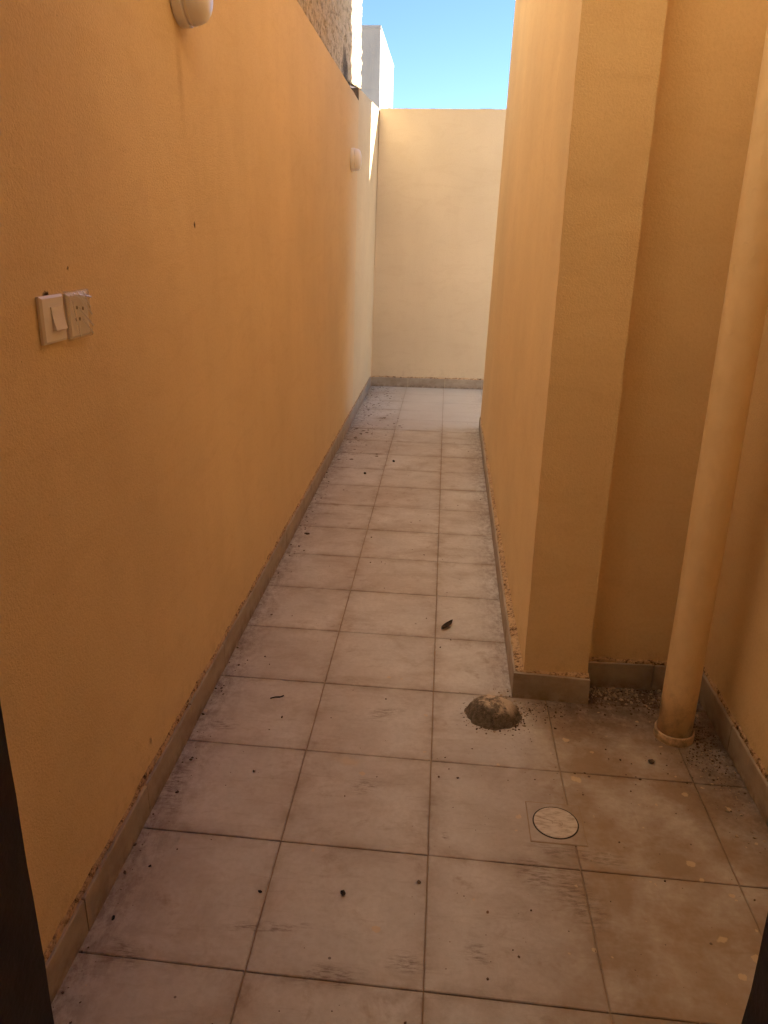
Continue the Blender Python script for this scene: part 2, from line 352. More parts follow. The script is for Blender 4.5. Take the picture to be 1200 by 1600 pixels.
def empty(name, org):
    o = bpy.data.objects.new(name, None); col.objects.link(o); o.location = Vector(org) * T; o.empty_display_size = 0.1; return o
def tag(o, label=None, cat=None, group=None, kind=None):
    if label: o['label'] = label
    if cat: o['category'] = cat
    if group: o['group'] = group
    if kind: o['kind'] = kind
    return o

# ------------------------------------------------------------------ layout numbers (tiles)
Y_END = 18.0; H = 10.2; SK = 0.25
def XL(y, z): return -1.01 + 0.15 * max(0, y) / 18 * z / 6.8       # face of the boundary wall, leaning a little at its far end
def XR(y, z): return 1.79 + 0.012 * max(0, (y - 3) / 10.4) + 0.024 * z * max(0, (y - 3) / 10.4)
def skr(y): return 1.700 + 0.085 * (y - 2.94) / 10.46              # face of the skirting on the corridor wall

# ------------------------------------------------------------------ ground and floor
g = MB(); g.box(-500, 500, -500, 500, -0.2, -0.06); tag(g.build('ground', 'sand'), kind='structure')
fl = MB(); fl.box(-1.0, 9.0, -1.42, 18.02, -0.055, -0.012)
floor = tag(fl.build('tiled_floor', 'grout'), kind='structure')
def clip(poly, a, b, c):                    # keep a*x + b*y <= c
    out = []
    for i in range(len(poly)):
        p, q = poly[i], poly[(i + 1) % len(poly)]; dp = a * p[0] + b * p[1] - c; dq = a * q[0] + b * q[1] - c
        if dp <= 0: out.append(p)
        if (dp < 0 < dq) or (dq < 0 < dp):
            t = dp / (dp - dq); out.append((p[0] + (q[0] - p[0]) * t, p[1] + (q[1] - p[1]) * t))
    return out
def cut(poly, x0, x1, y0, y1):
    for h in ((-1, 0, -x0), (1, 0, x1), (0, -1, -y0), (0, 1, y1)):
        poly = clip(poly, *h)
        if len(poly) < 3: return []
    return poly
GAP = 0.0040; full_tile = None
def tile_at(u, v):
    cx, cy = u + 0.5, v + 0.5 - 0.034 * (u + 0.5)
    return [(cx + dx, cy + dy - 0.034 * dx) for dx, dy in ((-.5 + GAP, -.5 + GAP), (.5 - GAP, -.5 + GAP), (.5 - GAP, .5 - GAP), (-.5 + GAP, .5 - GAP))], (cx, cy)
def lay(u, v, lim):
    global full_tile
    q, (cx, cy) = tile_at(u, v); p = cut(q, *lim)
    if len(p) < 3: return
    ar = abs(sum(p[i][0] * p[(i + 1) % len(p)][1] - p[(i + 1) % len(p)][0] * p[i][1] for i in range(len(p)))) / 2
    if ar < 0.01: return
    if ar > 0.974:
        if full_tile is None:
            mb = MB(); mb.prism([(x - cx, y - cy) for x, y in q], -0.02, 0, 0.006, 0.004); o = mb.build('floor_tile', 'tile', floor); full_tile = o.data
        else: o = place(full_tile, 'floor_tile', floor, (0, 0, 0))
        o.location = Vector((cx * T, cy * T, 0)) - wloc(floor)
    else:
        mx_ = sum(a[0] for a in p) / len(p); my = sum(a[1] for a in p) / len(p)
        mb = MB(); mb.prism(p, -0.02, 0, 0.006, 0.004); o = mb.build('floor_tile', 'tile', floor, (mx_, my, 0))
    o.location.z += random.uniform(-0.0007, 0.0007)
    o.rotation_euler = (random.uniform(-.0012, .0012), random.uniform(-.0012, .0012), random.uniform(-.002, .002))
for v in range(-3, 20):
    for u in range(-1, 6):
        if v < 3: lay(u, v, (-0.985, 3.395, -1.40, 3.30 if u >= 2 else 30))
        elif u < 2: lay(u, v, (-0.985, 1.80 if v < 13 else 6, 2.0, 17.985))
        elif v == 3: lay(u, v, (2.37, 3.395, 2.0, 3.215))
        elif v >= 13: lay(u, v, (2.0, 6, 13.44, 17.985))

# ------------------------------------------------------------------ boundary wall on the left
bw = empty('boundary_wall', (-1.2, 8, 0))
tag(bw, 'long cream plastered boundary wall on the left with a notch in its top', 'wall')
def leftwall(name, y0, y1, zt, mat, n):
    mb = MB(); TH = 0.43
    def face(a, b): y = y0 + (y1 - y0) * a; z = -0.05 + (zt(y) + 0.05) * b; return (XL(y, z), y, z)
    def back(a, b): y = y0 + (y1 - y0) * a; z = -0.05 + (zt(y) + 0.05) * b; return (XL(y, z) - TH - 0.14 * (y > 0) * 0, y, z)
    mb.grid(face, n, 8, True); mb.grid(back, n, 8)
    def top(a, b): y = y0 + (y1 - y0) * a; z = zt(y); return (XL(y, z) - TH * (1 - b), y, z + (random.uniform(-.012, .012) if 0 < a < 1 else 0))
    mb.grid(top, n * 8, 1, False)
    for y, fl_ in ((y0, True), (y1, False)):
        z = zt(y); q = [(XL(y, -.05) - TH, y, -.05), (XL(y, -.05), y, -.05), (XL(y, z), y, z), (XL(y, z) - TH, y, z)]
        mb.add(q, [(0, 1, 2, 3) if fl_ else (3, 2, 1, 0)])
    return mb.build(name, mat, bw, (-1.2, (y0 + y1) / 2, 0))
w_near = leftwall('lower_section', -14, 13.85, lambda y: 6.62 - 0.022 * max(0, y - 2), 'plaster_marked', 14)
w_far = leftwall('raised_section', 13.852, 18.3, lambda y: 6.58 + 0.05 * (y - 13.85), 'plaster_raised_lit', 6)

mb = MB(); mb.box(XL(13.85, 6.4) - 0.43, XL(13.85, 6.3) - 0.003, 13.838, 13.851, 6.2, 6.584); mb.build('notch_edge', 'notch_grey', w_far, (-1.1, 13.85, 6.4))  # dark grey face on the step of the notch

def skirting(parent, pts, nrm, tops=SK, mat='skirt', first=0.0, step=1.0, zb=0.0, depth=0.03):
    """tiles between two floor points, outward face at pts, body going back along -nrm"""
    (xa, ya), (xb, yb) = pts; L = math.hypot(xb - xa, yb - ya); dx, dy = (xb - xa) / L, (yb - ya) / L
    s = 0.0; e = first if first else step
    while s < L - 0.02:
        e = min(e, L); a, b = s + 0.004, e - 0.004
        pa = (xa + dx * a, ya + dy * a); pb = (xa + dx * b, ya + dy * b); j = random.uniform(-.003, .003); t = tops + random.uniform(-.003, .003)
        q = [pa, pb, (pb[0] - nrm[0] * depth, pb[1] - nrm[1] * depth), (pa[0] - nrm[0] * depth, pa[1] - nrm[1] * depth)]
        q = [(x + nrm[0] * j, y + nrm[1] * j) for x, y in q]
        if (q[1][0] - q[0][0]) * (q[2][1] - q[1][1]) - (q[1][1] - q[0][1]) * (q[2][0] - q[1][0]) < 0: q = q[::-1]
        c = (sum(x for x, y in q) / 4, sum(y for x, y in q) / 4, 0)
        mb = MB(); mb.prism(q, zb, t, 0.006, 0.006); mb.build('skirting_tile', mat, parent, c)
        s = e; e = s + step
def bead(parent, pts, nrm, w0, w1, z=SK, h=0.03, name='mortar_bead'):
    """uneven strip of mortar on top of the skirting, from its face back to the wall"""
    (xa, ya), (xb, yb) = pts; L = math.hypot(xb - xa, yb - ya); n = max(6, int(L / 0.05)); V = []; F = []
    sm = 0.0
    for i in range(n + 1):
        k = i / n; w = w0 + (w1 - w0) * k; x, y = xa + (xb - xa) * k, ya + (yb - ya) * k
        sm = 0.6 * sm + 0.4 * random.uniform(-1, 1); hh = max(0.008, h * (1 + 0.9 * sm)); fr = 0.012 + 0.01 * random.random()
        for o, zz in ((fr, z - 0.012), (fr + 0.004, z + 0.004 + 0.006 * random.random()), (w * 0.6, z + hh * 0.6 * random.uniform(.6, 1.3)), (w + 0.004, z + hh)):
            V.append((x - nrm[0] * o, y - nrm[1] * o, zz))
    for i in range(n):
        for j in range(3): F.append((i * 4 + j, i * 4 + 4 + j, i * 4 + 5 + j, i * 4 + 1 + j))
    mb = MB(); mb.add(V, F); return mb.build(name, 'bead', parent, (xa, ya, 0))
skirting(w_near, ((-0.975, -1.38), (-0.975, 13.85)), (1, 0), first=0.55, depth=0.034)
skirting(w_far, ((-0.975, 13.86), (-0.975, 17.95)), (1, 0), depth=0.034)
bead(w_near, ((-0.975, -1.38), (-0.975, 13.84)), (1, 0), 0.035, 0.037, h=0.038)
bead(w_far, ((-0.975, 13.86), (-0.975, 17.95)), (1, 0), 0.037, 0.037, h=0.03)

# ------------------------------------------------------------------ end wall
ew = empty('end_wall', (2, 18.2, 0)); tag(ew, 'plain cream plastered wall closing the far end of the passage', 'wall')
mb = MB(); xa, xb = XL(18, 0) - 0.01, 12.0
def etop(x): return 6.80
n = 90
mb.grid(lambda a, b: (-0.99 + 0.155 * b * (1 - a) + (12 + .99) * a, 18.0, -0.05 + 6.85 * b), 20, 6)
mb.grid(lambda a, b: (-0.99 + 0.155 * (1 - a) + (12 + .99) * a, 18.0 + 0.5 * b, 6.80 + (random.uniform(-.012, .012) if 0 < a < 1 else 0)), 160, 1)
mb.box(-0.80, 12, 18.01, 18.5, -0.05, 6.78)
wend = mb.build('wall_face', 'plaster_end_lit', ew, (2, 18.2, 0))
skirting(wend, ((-0.97, 17.955), (6.0, 17.955)), (0, -1), depth=0.043)
bead(wend, ((-0.97, 17.955), (6.0, 17.955)), (0, -1), 0.044, 0.044, h=0.03)

# ------------------------------------------------------------------ the house on the right and round the camera
house = empty('house', (4, 4, 0)); tag(house, 'cream plastered house wall with a projecting pier on the right of the passage', 'house')
def wing():
    mb = MB(); F = [(1.79, 2.97), (2.352, 2.97), (2.352, 3.235), (3.42, 3.235), (9.0, 3.235), (9.0, 13.4), (1.80, 13.4)]
    nz = 120
    def e(z, p): return 0.0014 * math.sin(2.3 * z + p) + 0.0010 * math.sin(7.1 * z + 2 * p) + 0.0012 * math.sin(17 * z + 3 * p)
    # corridor face, leaning slightly towards its far end; hand-plastered, slightly wavy arrises
    def cf(a, b):
        z = H * b; k = max(0, 1 - a * 14); y = 2.97 + 10.43 * a
        return (XR(y, z) + k * e(z, 0.4), y + k * e(z, 1.9), -0.05 + z)
    mb.grid(cf, 28, nz, True)
    def pf(a, b):
        z = H * b; l = (1.79 + e(z, 0.4), 2.97 + e(z, 1.9)); r = (2.352 + e(z, 3.1), 2.97 + e(z, 4.4)); return (l[0] + (r[0] - l[0]) * a, l[1] + (r[1] - l[1]) * a, -0.05 + z)
    mb.grid(pf, 4, nz)
    mb.grid(lambda a, b: (2.352 + e(H * b, 3.1) * (1 - a), 2.97 + e(H * b, 4.4) * (1 - a) + 0.265 * a, -0.05 + H * b), 2, nz)
    for (p, q) in zip(F[2:5], F[3:6]): mb.add([(*p, -.05), (*q, -.05), (*q, H - .05), (*p, H - .05)], [(0, 1, 2, 3)])
    mb.add([(1.79, 2.97, H - .05), (2.352, 2.97, H - .05), (2.352, 3.235, H - .05), (9, 3.235, H - .05), (9, 13.4, H - .05), (XR(13.4, H), 13.4, H - .05)], [(0, 1, 2, 3, 4, 5)])
    return mb.build('corridor_wall', 'plaster', house, (4, 8, 0))
wg = wing()
mb = MB(); mb.grid(lambda a, b: (9.0 + (XR(13.4, H * b) - 9.0) * a, 13.4, -0.05 + H * b), 4, 24); mb.build('rear_wall', 'white', house, (5, 13.4, 0))  # unseen rear wall, made white to bounce sun into the far end
mb = MB(); mb.box(3.42, 9.0, -14, 3.233, -0.05, H - 0.06); side = mb.build('side_wall', 'plaster', house, (6, 0, 0))
mb = MB()
mb.box(-1.00, -0.33, -1.9, -1.40, -0.05, 6.0); mb.box(2.04, 3.418, -1.9, -1.40, -0.05, 6.0); mb.box(-1.0, 3.418, -1.9, -1.40, 6.002, 15.0)
mb.box(-0.33, 2.04, -1.9, -1.40, 5.45, 6.0)
doorw = mb.build('door_wall', 'plaster', house, (1.2, -1.6, 0))
mb = MB(); mb.box(-1.0, 3.418, -14, -1.902, -0.05, -0.004); mb.build('room_floor', 'interior', house, (1, -8, 0))
mb = MB(); mb.box(-1.0, -0.7, -13.7, -1.902, 0, 7.0); mb.box(-1.0, 3.418, -14, -13.7, 0, 7.0); mb.box(-0.7, 3.418, -13.698, -1.902, 7.0, 7.4); mb.build('room_lining', 'interior', house, (1, -8, 0))
mb = MB(); mb.box(-0.95, 3.416, -1.398, 0.25, 7.0, 7.35); mb.build('shade_slab', 'plaster', house, (1.2, -0.2, 7.1))  # unseen slab added over the door to cut top light nearby
df = empty('door_frame', (0.85, -1.65, 0)); df.parent = house; df.location -= wloc(house)
for x0, x1 in ((-0.328, -0.252), (1.966, 2.038)):
    mb = MB(); N = 40
    ex = x1 if x0 < 0 else x0; ox = x0 if x0 < 0 else x1
    sgn = 1 if x0 < 0 else -1
    prof = [(ex + sgn * random.uniform(-.004, .003)) for _ in range(N + 1)]      # slightly chipped arris
    V = []; Fc = []
    for i in range(N + 1):
        z = 5.44 * i / N
        V += [(ox, -1.93, z), (ex, -1.93, z), (prof[i], -1.372 + random.uniform(-.004, 0), z), (ox, -1.372, z)]
    for i in range(N):
        for k in range(4): Fc.append((i * 4 + k, i * 4 + (k + 1) % 4, i * 4 + 4 + (k + 1) % 4, i * 4 + 4 + k))
    mb.add(V, Fc + [(3, 2, 1, 0), (N * 4, N * 4 + 1, N * 4 + 2, N * 4 + 3)]); mb.build('jamb', 'wood', df, ((x0 + x1) / 2, -1.65, 0))
mb = MB(); mb.box(-0.328, 2.038, -1.93, -1.372, 5.37, 5.448); mb.build('head', 'wood', df, (0.85, -1.65, 5.4))
# skirting of the house
skirting(wg, ((skr(2.93), 2.955), (skr(13.35), 13.35)), (-1, 0), depth=0.03)
bead(wg, ((skr(2.95), 2.97), (skr(13.35), 13.35)), (-1, 0), 0.092, 0.018, h=0.028)
mb = MB(); mb.prism([(1.704, 2.940), (2.366, 2.886), (2.366, 2.925), (1.704, 2.972)], 0, 0.25, 0.006, 0.006); mb.build('skirting_tile', 'skirt', wg, (2.03, 2.93, 0))
bead(wg, ((1.72, 2.945), (2.36, 2.892)), (0, -1), 0.026, 0.080, z=0.25, h=0.02)
mb = MB(); mb.prism([(2.345, 2.926), (2.367, 2.926), (2.367, 3.20), (2.345, 3.20)], 0, 0.245, 0.005, 0.005); mb.build('skirting_tile', 'skirt', wg, (2.36, 3.06, 0))
skirting(wg, ((2.37, 3.195), (3.40, 3.195)), (0, -1), first=0.62, depth=0.035)
bead(wg, ((2.36, 3.195), (3.41, 3.195)), (0, -1), 0.04, 0.042, h=0.03)
skirting(side, ((3.385, -1.38), (3.385, 3.19)), (-1, 0), first=0.7, depth=0.033)
bead(side, ((3.385, -1.38), (3.385, 3.19)), (-1, 0), 0.036, 0.036, h=0.036)

# ------------------------------------------------------------------ neighbours
nh = empty('neighbour_house', (-4, 5, 0)); tag(nh, 'tall neighbouring house with rough spattered plaster rising behind the boundary wall', 'house')
mb = MB(); mb.box(-12, -1.46, -3.0, 18.35, -0.05, 25.0); nhw = mb.build('house_wall', 'rough', nh, (-4, 5, 0))
rn = random.Random(3); NU, NV = 190, 90
hm = [[rn.uniform(-1, 1) for _ in range(NU + 1)] for _ in range(NV + 1)]
hm = [[(hm[j][i] + hm[j][i - 1] + hm[j][i - 2]) / 1.9 for i in range(NU + 1)] for j in range(NV + 1)]
def rface(a, b):
    i, j = round(a * NU), round(b * NV); y = 4.0 + 14.0 * a; z = 6.2 + 6.8 * b
    lo = 6.98 + 0.10 * (y - 15.5) if y > 14.4 else 6.2
    return (-1.30 + 0.022 * hm[j][i], y, max(z, lo) + 0.02 * hm[(j + 7) % NV][i])
mb = MB(); mb.grid(rface, NU, NV, True)
mb.add([(-1.31, 18.0, 6.2), (-1.46, 18.0, 6.2), (-1.46, 18.0, 13.0), (-1.31, 18.0, 13.0)], [(0, 1, 2, 3)])
mb.add([(-1.31, 4.0, 13.0), (-1.31, 18.0, 13.0), (-1.46, 18.0, 13.0), (-1.46, 4.0, 13.0)], [(0, 1, 2, 3)])
mb.build('spatter_coat', 'rough', nh, (-1.3, 11, 9))
mb = MB(); mb.box(-1.47, -1.335, 12.5, 17.98, 6.0, 7.3); mb.build('dark_band', 'dark_grey', nh, (-1.4, 16, 6.6))  # dark strip below the lower edge of the rough plaster

ct = empty('concrete_tower', (-4.4, 45, 0)); tag(ct, 'square grey concrete tower rising beyond the end wall under the sky', 'tower')
mb = MB(); mb.box(-6.2, -2.73, 40, 49.5, -0.05, 10.62); mb.build('lower_lift', 'concrete', ct, (-4.4, 45, 0))
mb = MB(); mb.box(-6.18, -2.75, 40.02, 49.48, 10.60, 10.70); mb.build('joint', 'concrete', ct, (-4.4, 45, 10.6))
mb = MB(); mb.box(-6.2, -2.732, 40.01, 49.49, 10.68, 13.38); mb.build('upper_lift', 'concrete', ct, (-4.4, 45, 10.7))
mb = MB(); mb.box(-6.22, -2.71, 39.98, 49.51, 13.26, 13.41); mb.build('coping', 'concrete', ct, (-4.4, 45, 13.3))

nb = empty('shade_tower', (10.2, 21, 0)); tag(nb, 'unseen pale tower added to shape sun and shade, beyond the end wall to the right, hidden by the near house', 'tower')  # unseen caster: edges the sun patch, width shaped to dim the rear wall
mb = MB(); mb.box(9.0, 14.0, 18.9, 23.2, -0.05, 16.6); nbw = mb.build('wall', 'rough', nb, (10.2, 21, 0))
mb = MB(); mb.box(8.95, 14.05, 18.85, 23.25, 16.3, 17.0); mb.build('parapet', 'concrete', nb, (10.2, 21, 16.5))
for z in (3.5, 10.5):  # invented windows on the unseen tower
    mb = MB(); mb.box(8.97, 9.05, 20.2, 22.0, z, z + 3); mb.build('window', 'glass', nb, (9, 21, z))

# ------------------------------------------------------------------ rainwater pipe in the recess
px, py = 3.005, 2.49
rp = empty('drainpipe', (px, py, 0)); tag(rp, 'cream painted vertical drainpipe standing in the corner of the recess', 'pipe')
mb = MB(); N = 28; prof = [(0.138 + 0.0015 * math.sin(k * 1.7), 0.012 + k * 0.45) for k in range(23)]
mb.lathe(prof, N, (px, py, 0)); mb.build('pipe', 'pipe', rp, (px, py, 0), True)
mb = MB(); mb.lathe([(0.157, 0.0), (0.159, 0.02), (0.160, 0.072), (0.157, 0.080), (0.149, 0.082), (0.147, 0.066), (0.137, 0.060)], N, (px, py, 0), cap=False); mb.build('collar', 'collar', rp, (px, py, 0), True)
for z in (7.2,):
    mb = MB(); mb.lathe([(0.139, 0), (0.152, 0), (0.152, 0.07), (0.139, 0.07)], N, (px, py, z), cap=False); mb.box(px + 0.145, 3.42, py - 0.02, py + 0.02, z + .01, z + .06); mb.build('bracket', 'collar', rp, (px, py, z))

# ------------------------------------------------------------------ wall lamps
def lamp(y, z, label, k=1.0):
    def sc_(pr): return [(r * k, h * k) for r, h in pr]
    x = XL(y, z) + 0.002
    o = empty('wall_lamp', (x, y, z)); tag(o, label, 'lamp', 'round bulkhead lamps on the boundary wall')
    mb = MB(); mb.lathe(sc_([(0.236, 0), (0.240, 0.02), (0.240, 0.065), (0.232, 0.075), (0.20, 0.075)]), 48, (x, y, z), 'X'); mb.build('base', 'lampw', o, (x, y, z), False)
    mb = MB(); mb.lathe(sc_([(0.224, 0.072), (0.226, 0.10), (0.222, 0.135), (0.205, 0.172), (0.17, 0.20), (0.11, 0.217), (0.04, 0.223), (0.004, 0.224)]), 48, (x, y, z), 'X'); mb.build('diffuser', 'lampw', o, (x, y, z), True)
    mb = MB(); mb.lathe(sc_([(0.228, 0.092), (0.232, 0.094), (0.232, 0.102), (0.228, 0.104)]), 48, (x, y, z), 'X', False); mb.build('rim', 'plastic', o, (x, y, z), True)
lamp(3.02, 5.49, 'white round wall lamp cut off by the top edge, nearest the camera')
lamp(12.85, 5.22, 'small white round wall lamp near the far end of the boundary wall', 0.86)

# ------------------------------------------------------------------ switch and socket
def plate(y0, y1, z0, z1, name, par, org, d=0.030, mat='plastic'):
    x = XL(1, 3.4) + 0.001; mb = MB(); b = 0.012
    out = [(y0, z0), (y1, z0), (y1, z1), (y0, z1)]; inn = [(y0 + b, z0 + b), (y1 - b, z0 + b), (y1 - b, z1 - b), (y0 + b, z1 - b)]
    V = [(x, y, z) for y, z in out] + [(x + d - 0.010, y, z) for y, z in out] + [(x + d, y, z) for y, z in inn]
    Fc = [(k * 4 + i, k * 4 + (i + 1) % 4, k * 4 + 4 + (i + 1) % 4, k * 4 + 4 + i) for k in range(2) for i in range(4)] + [(3, 2, 1, 0), (8, 9, 10, 11)]
    mb.add(V, Fc); return mb.build(name, mat, par, org)
x0 = XL(1, 3.4)
sw = empty('light_switch', (x0, 0.66, 3.47)); tag(sw, 'ivory single rocker light switch on the left wall beside a wrapped socket', 'switch')
plate(0.545, 0.785, 3.355, 3.585, 'plate', sw, (x0, 0.66, 3.47), 0.024)
mb = MB(); xx = x0 + 0.022; pr = []
for k in range(9):
    q = k / 8; pr.append((xx + 0.008 + 0.016 * q ** 1.6, 3.530 - 0.112 * q))
V = []
for yy in (0.632, 0.752): V += [(xx, yy, 3.531)] + [(x, yy, z) for x, z in pr] + [(xx, yy, 3.413)]
n = len(pr) + 2
mb.add(V, [tuple(range(n)), tuple(range(2 * n - 1, n - 1, -1))] + [(i + 1, i, n + i, n + i + 1) for i in range(n - 1)] + [(0, n - 1, 2 * n - 1, n)])
mb.build('rocker', 'plastic', sw, (x0, 0.66, 3.47))
sk = empty('wall_socket', (x0, 0.95, 3.46)); tag(sk, 'ivory electric socket still wrapped in clear plastic film, right of the switch', 'socket')
plate(0.828, 1.065, 3.350, 3.580, 'plate', sk, (x0, 0.95, 3.46), 0.022)
for y, z in ((0.925, 3.505), (0.995, 3.495), (0.905, 3.445), (0.945, 3.445)):
    mb = MB(); mb.lathe([(0.010, 0.0), (0.010, 0.0015)], 10, (x0 + 0.0230, y, z), 'X'); mb.build('hole', 'dark', sk, (x0, y, z))
rw = random.Random(11)
folds = [(0.90, 3.59, 1.06, 3.46), (0.84, 3.57, 0.90, 3.36), (0.92, 3.50, 1.06, 3.40), (0.95, 3.44, 1.05, 3.36), (0.86, 3.58, 1.07, 3.55), (0.98, 3.58, 1.05, 3.50)]
def filmpt(a, b):
    y = 0.816 + 0.262 * a; z = 3.340 + 0.252 * b; e = min(a, 1 - a, b, 1 - b)
    h = 0.029 if e > 0.02 else 0.010
    for (ya, za, yb, zb) in folds:
        L2 = (yb - ya) ** 2 + (zb - za) ** 2; t = max(0, min(1, ((y - ya) * (yb - ya) + (z - za) * (zb - za)) / L2)); d = math.hypot(y - ya - t * (yb - ya), z - za - t * (zb - za))
        h += 0.011 * max(0, 1 - d / 0.010)
    return (x0 + h + 0.002 * rw.random(), y, z)
mb = MB(); mb.grid(filmpt, 44, 44); fo = mb.build('plastic_film', 'film', sk, (x0, 0.95, 3.46), True)
for (ya, za, yb, zb) in folds:  # pale strips painting the highlights along the film folds
    mb = MB(); w = 0.0036; xx = x0 + 0.0420
    mb.hexa([(xx, ya - w, za - w), (xx, ya + w, za + w), (xx, yb + w, zb + w), (xx, yb - w, zb - w)], [(xx + .003, ya, za), (xx + .003, ya, za), (xx + .003, yb, zb), (xx + .003, yb, zb)]); mb.build('fold_glint', 'fold_glint', fo, (x0, 0.95, 3.46))

# ------------------------------------------------------------------ floor drain
dx, dy = 1.89, 1.352
fd = empty('floor_drain', (dx, dy, 0)); tag(fd, 'square floor drain with a round pale cover let into the tiles', 'drain')
sq = [(-.188, -.19), (.188, -.203), (.188, .19), (-.188, .203)]
mb = MB(); mb.prism([(dx + a * 1.03, dy + b * 1.03) for a, b in sq], -0.01, 0.0028); mb.build('bedding', 'grout', fd, (dx, dy, 0))
mb = MB(); mb.prism([(dx + a, dy + b) for a, b in sq], -0.01, 0.0055, 0.003, 0.002); mb.build('frame', 'tile', fd, (dx, dy, 0))
mb = MB(); mb.lathe([(0.161, 0.004), (0.161, 0.0085), (0.149, 0.0085), (0.149, 0.004)], 48, (dx, dy, 0), cap=False); mb.build('seal', 'ring', fd, (dx, dy, 0))
mb = MB(); mb.lathe([(0.152, 0.004), (0.152, 0.0100), (0.148, 0.0115)], 48, (dx, dy, 0)); cv = mb.build('cover', 'cover', fd, (dx, dy, 0))
mb = MB()
for k in range(3):                                              # worn stamped mark in the middle of the cover
    r = 0.014 + 0.010 * k
    P = [(dx + .01 + r * math.cos(a), dy - .01 + r * 0.8 * math.sin(a)) for a in [math.radians(-60 + 24 * i) for i in range(12)]]
    for p, q in zip(P[:-1], P[1:]):
        mb.add([(p[0], p[1], .0125), (q[0], q[1], .0125), (q[0] + (q[0] - dx) * .1, q[1] + (q[1] - dy) * .1, .0125), (p[0] + (p[0] - dx) * .1, p[1] + (p[1] - dy) * .1, .0125)], [(0, 1, 2, 3)])
mb.add([(dx - .11, dy + .035, .0125), (dx - .02, dy + .004, .0125), (dx - .02, dy + .010, .0125), (dx - .11, dy + .040, .0125)], [(0, 1, 2, 3)])
mb.build('stamped_mark', 'frame', cv, (dx, dy, 0))

# ------------------------------------------------------------------ mortar lump at the pier
rm = random.Random(5)
def vnoise(seed):
    r = random.Random(seed); ph = [(r.uniform(2, 16), r.uniform(2, 16), r.uniform(0, 6.3), r.uniform(.3, 1)) for _ in range(14)]
    return lambda x, y: sum(a * math.sin(fx * x + fy * y + p) for fx, fy, p, a in ph) / 6
vn = vnoise(2)
NA, NR = 64, 16; V = []; Fc = []; mcx, mcy = 1.515, 2.63
for j in range(NR + 1):
    for i in range(NA):
        a = 2 * math.pi * i / NA; k = j / NR
        R = 0.222 + 0.022 * math.cos(2 * (a + 0.3)) + 0.012 * math.sin(3 * a + 1) + 0.006 * math.sin(7 * a) + 0.004 * math.sin(13 * a + 2) + 0.003 * math.sin(19 * a)
        x, y = mcx + R * k * math.cos(a) * 1.02, mcy + R * k * math.sin(a) * 0.98
        h = 0.145 * max(0.0, 1 - (k * 1.05) ** 5.0) * (1 - 0.22 * k * k) + 0.016 * (1 - k) + 0.011 * vn(x * 7, y * 7) * (1 - k ** 4)
        V.append((x, y, max(h, 0.0) - 0.004 * (j == NR) + (rm.uniform(-.0025, .0025) if j < NR else 0)))
for j in range(NR):
    for i in range(NA): Fc.append((j * NA + i, (j + 1) * NA + i, (j + 1) * NA + (i + 1) % NA, j * NA + (i + 1) % NA))
mb = MB(); mb.add(V, Fc); lump = mb.build('mortar_lump', 'mound', None, (mcx, mcy, 0), True)
tag(lump, 'dark rounded lump of set mortar on the floor beside the pier', 'mortar')

# ------------------------------------------------------------------ small litter
PHI = (1 + 5 ** .5) / 2
ICO_V = [Vector(v).normalized() for v in ((-1, PHI, 0), (1, PHI, 0), (-1, -PHI, 0), (1, -PHI, 0), (0, -1, PHI), (0, 1, PHI), (0, -1, -PHI), (0, 1, -PHI), (PHI, 0, -1), (PHI, 0, 1), (-PHI, 0, -1), (-PHI, 0, 1))]
ICO_F = [(0, 11, 5), (0, 5, 1), (0, 1, 7), (0, 7, 10), (0, 10, 11), (1, 5, 9), (5, 11, 4), (11, 10, 2), (10, 7, 6), (7, 1, 8), (3, 9, 4), (3, 4, 2), (3, 2, 6), (3, 6, 8), (3, 8, 9), (4, 9, 5), (2, 4, 11), (6, 2, 10), (8, 6, 7), (9, 8, 1)]
def crumb(mb, x, y, z, r, flat=0.6, rr=random):
    a = rr.uniform(0, 6.28); sx, sy = rr.uniform(.6, 1.35), rr.uniform(.6, 1.35); c, s = math.cos(a), math.sin(a)
    P = []
    for v in ICO_V:
        k = r * rr.uniform(.75, 1.2); p, q = v.x * sx * k, v.y * sy * k; P.append((x + p * c - q * s, y + p * s + q * c, z + (v.z + 0.9) * k * flat))
    mb.add(P, ICO_F)
def pebble(x, y, r, label, mat='stone', flat=0.7):
    mb = MB(); crumb(mb, x, y, 0.001, r, flat, random.Random(int(x * 1000 + y * 77))); o = mb.build('pebble', mat, None, (x, y, 0)); tag(o, label, 'pebble', 'pebbles lying on the tiles')
pebble(0.48, 0.58, 0.026, 'black pebble in the middle of a tile near the bottom of the picture')
pebble(-0.04, 0.55, 0.013, 'tiny black pebble on a joint left of the larger black pebble')
pebble(-0.35, 1.69, 0.014, 'tiny black pebble alone on a left column tile beside the skirting')
pebble(-0.87, 0.27, 0.016, 'small dark pebble by the left skirting nearest the camera')
pebble(2.73, 2.11, 0.026, 'dark brown crumb on the floor in front of the drainpipe', 'grit')
pebble(0.14, 10.49, 0.035, 'dark pebble far down the passage on a middle tile', 'stone')
pebble(-0.80, 6.71, 0.045, 'dark flat crumb halfway along the left skirting', 'grit', 0.3)
pebble(-0.30, 9.65, 0.028, 'dark pebble far down the passage on a left tile', 'stone')
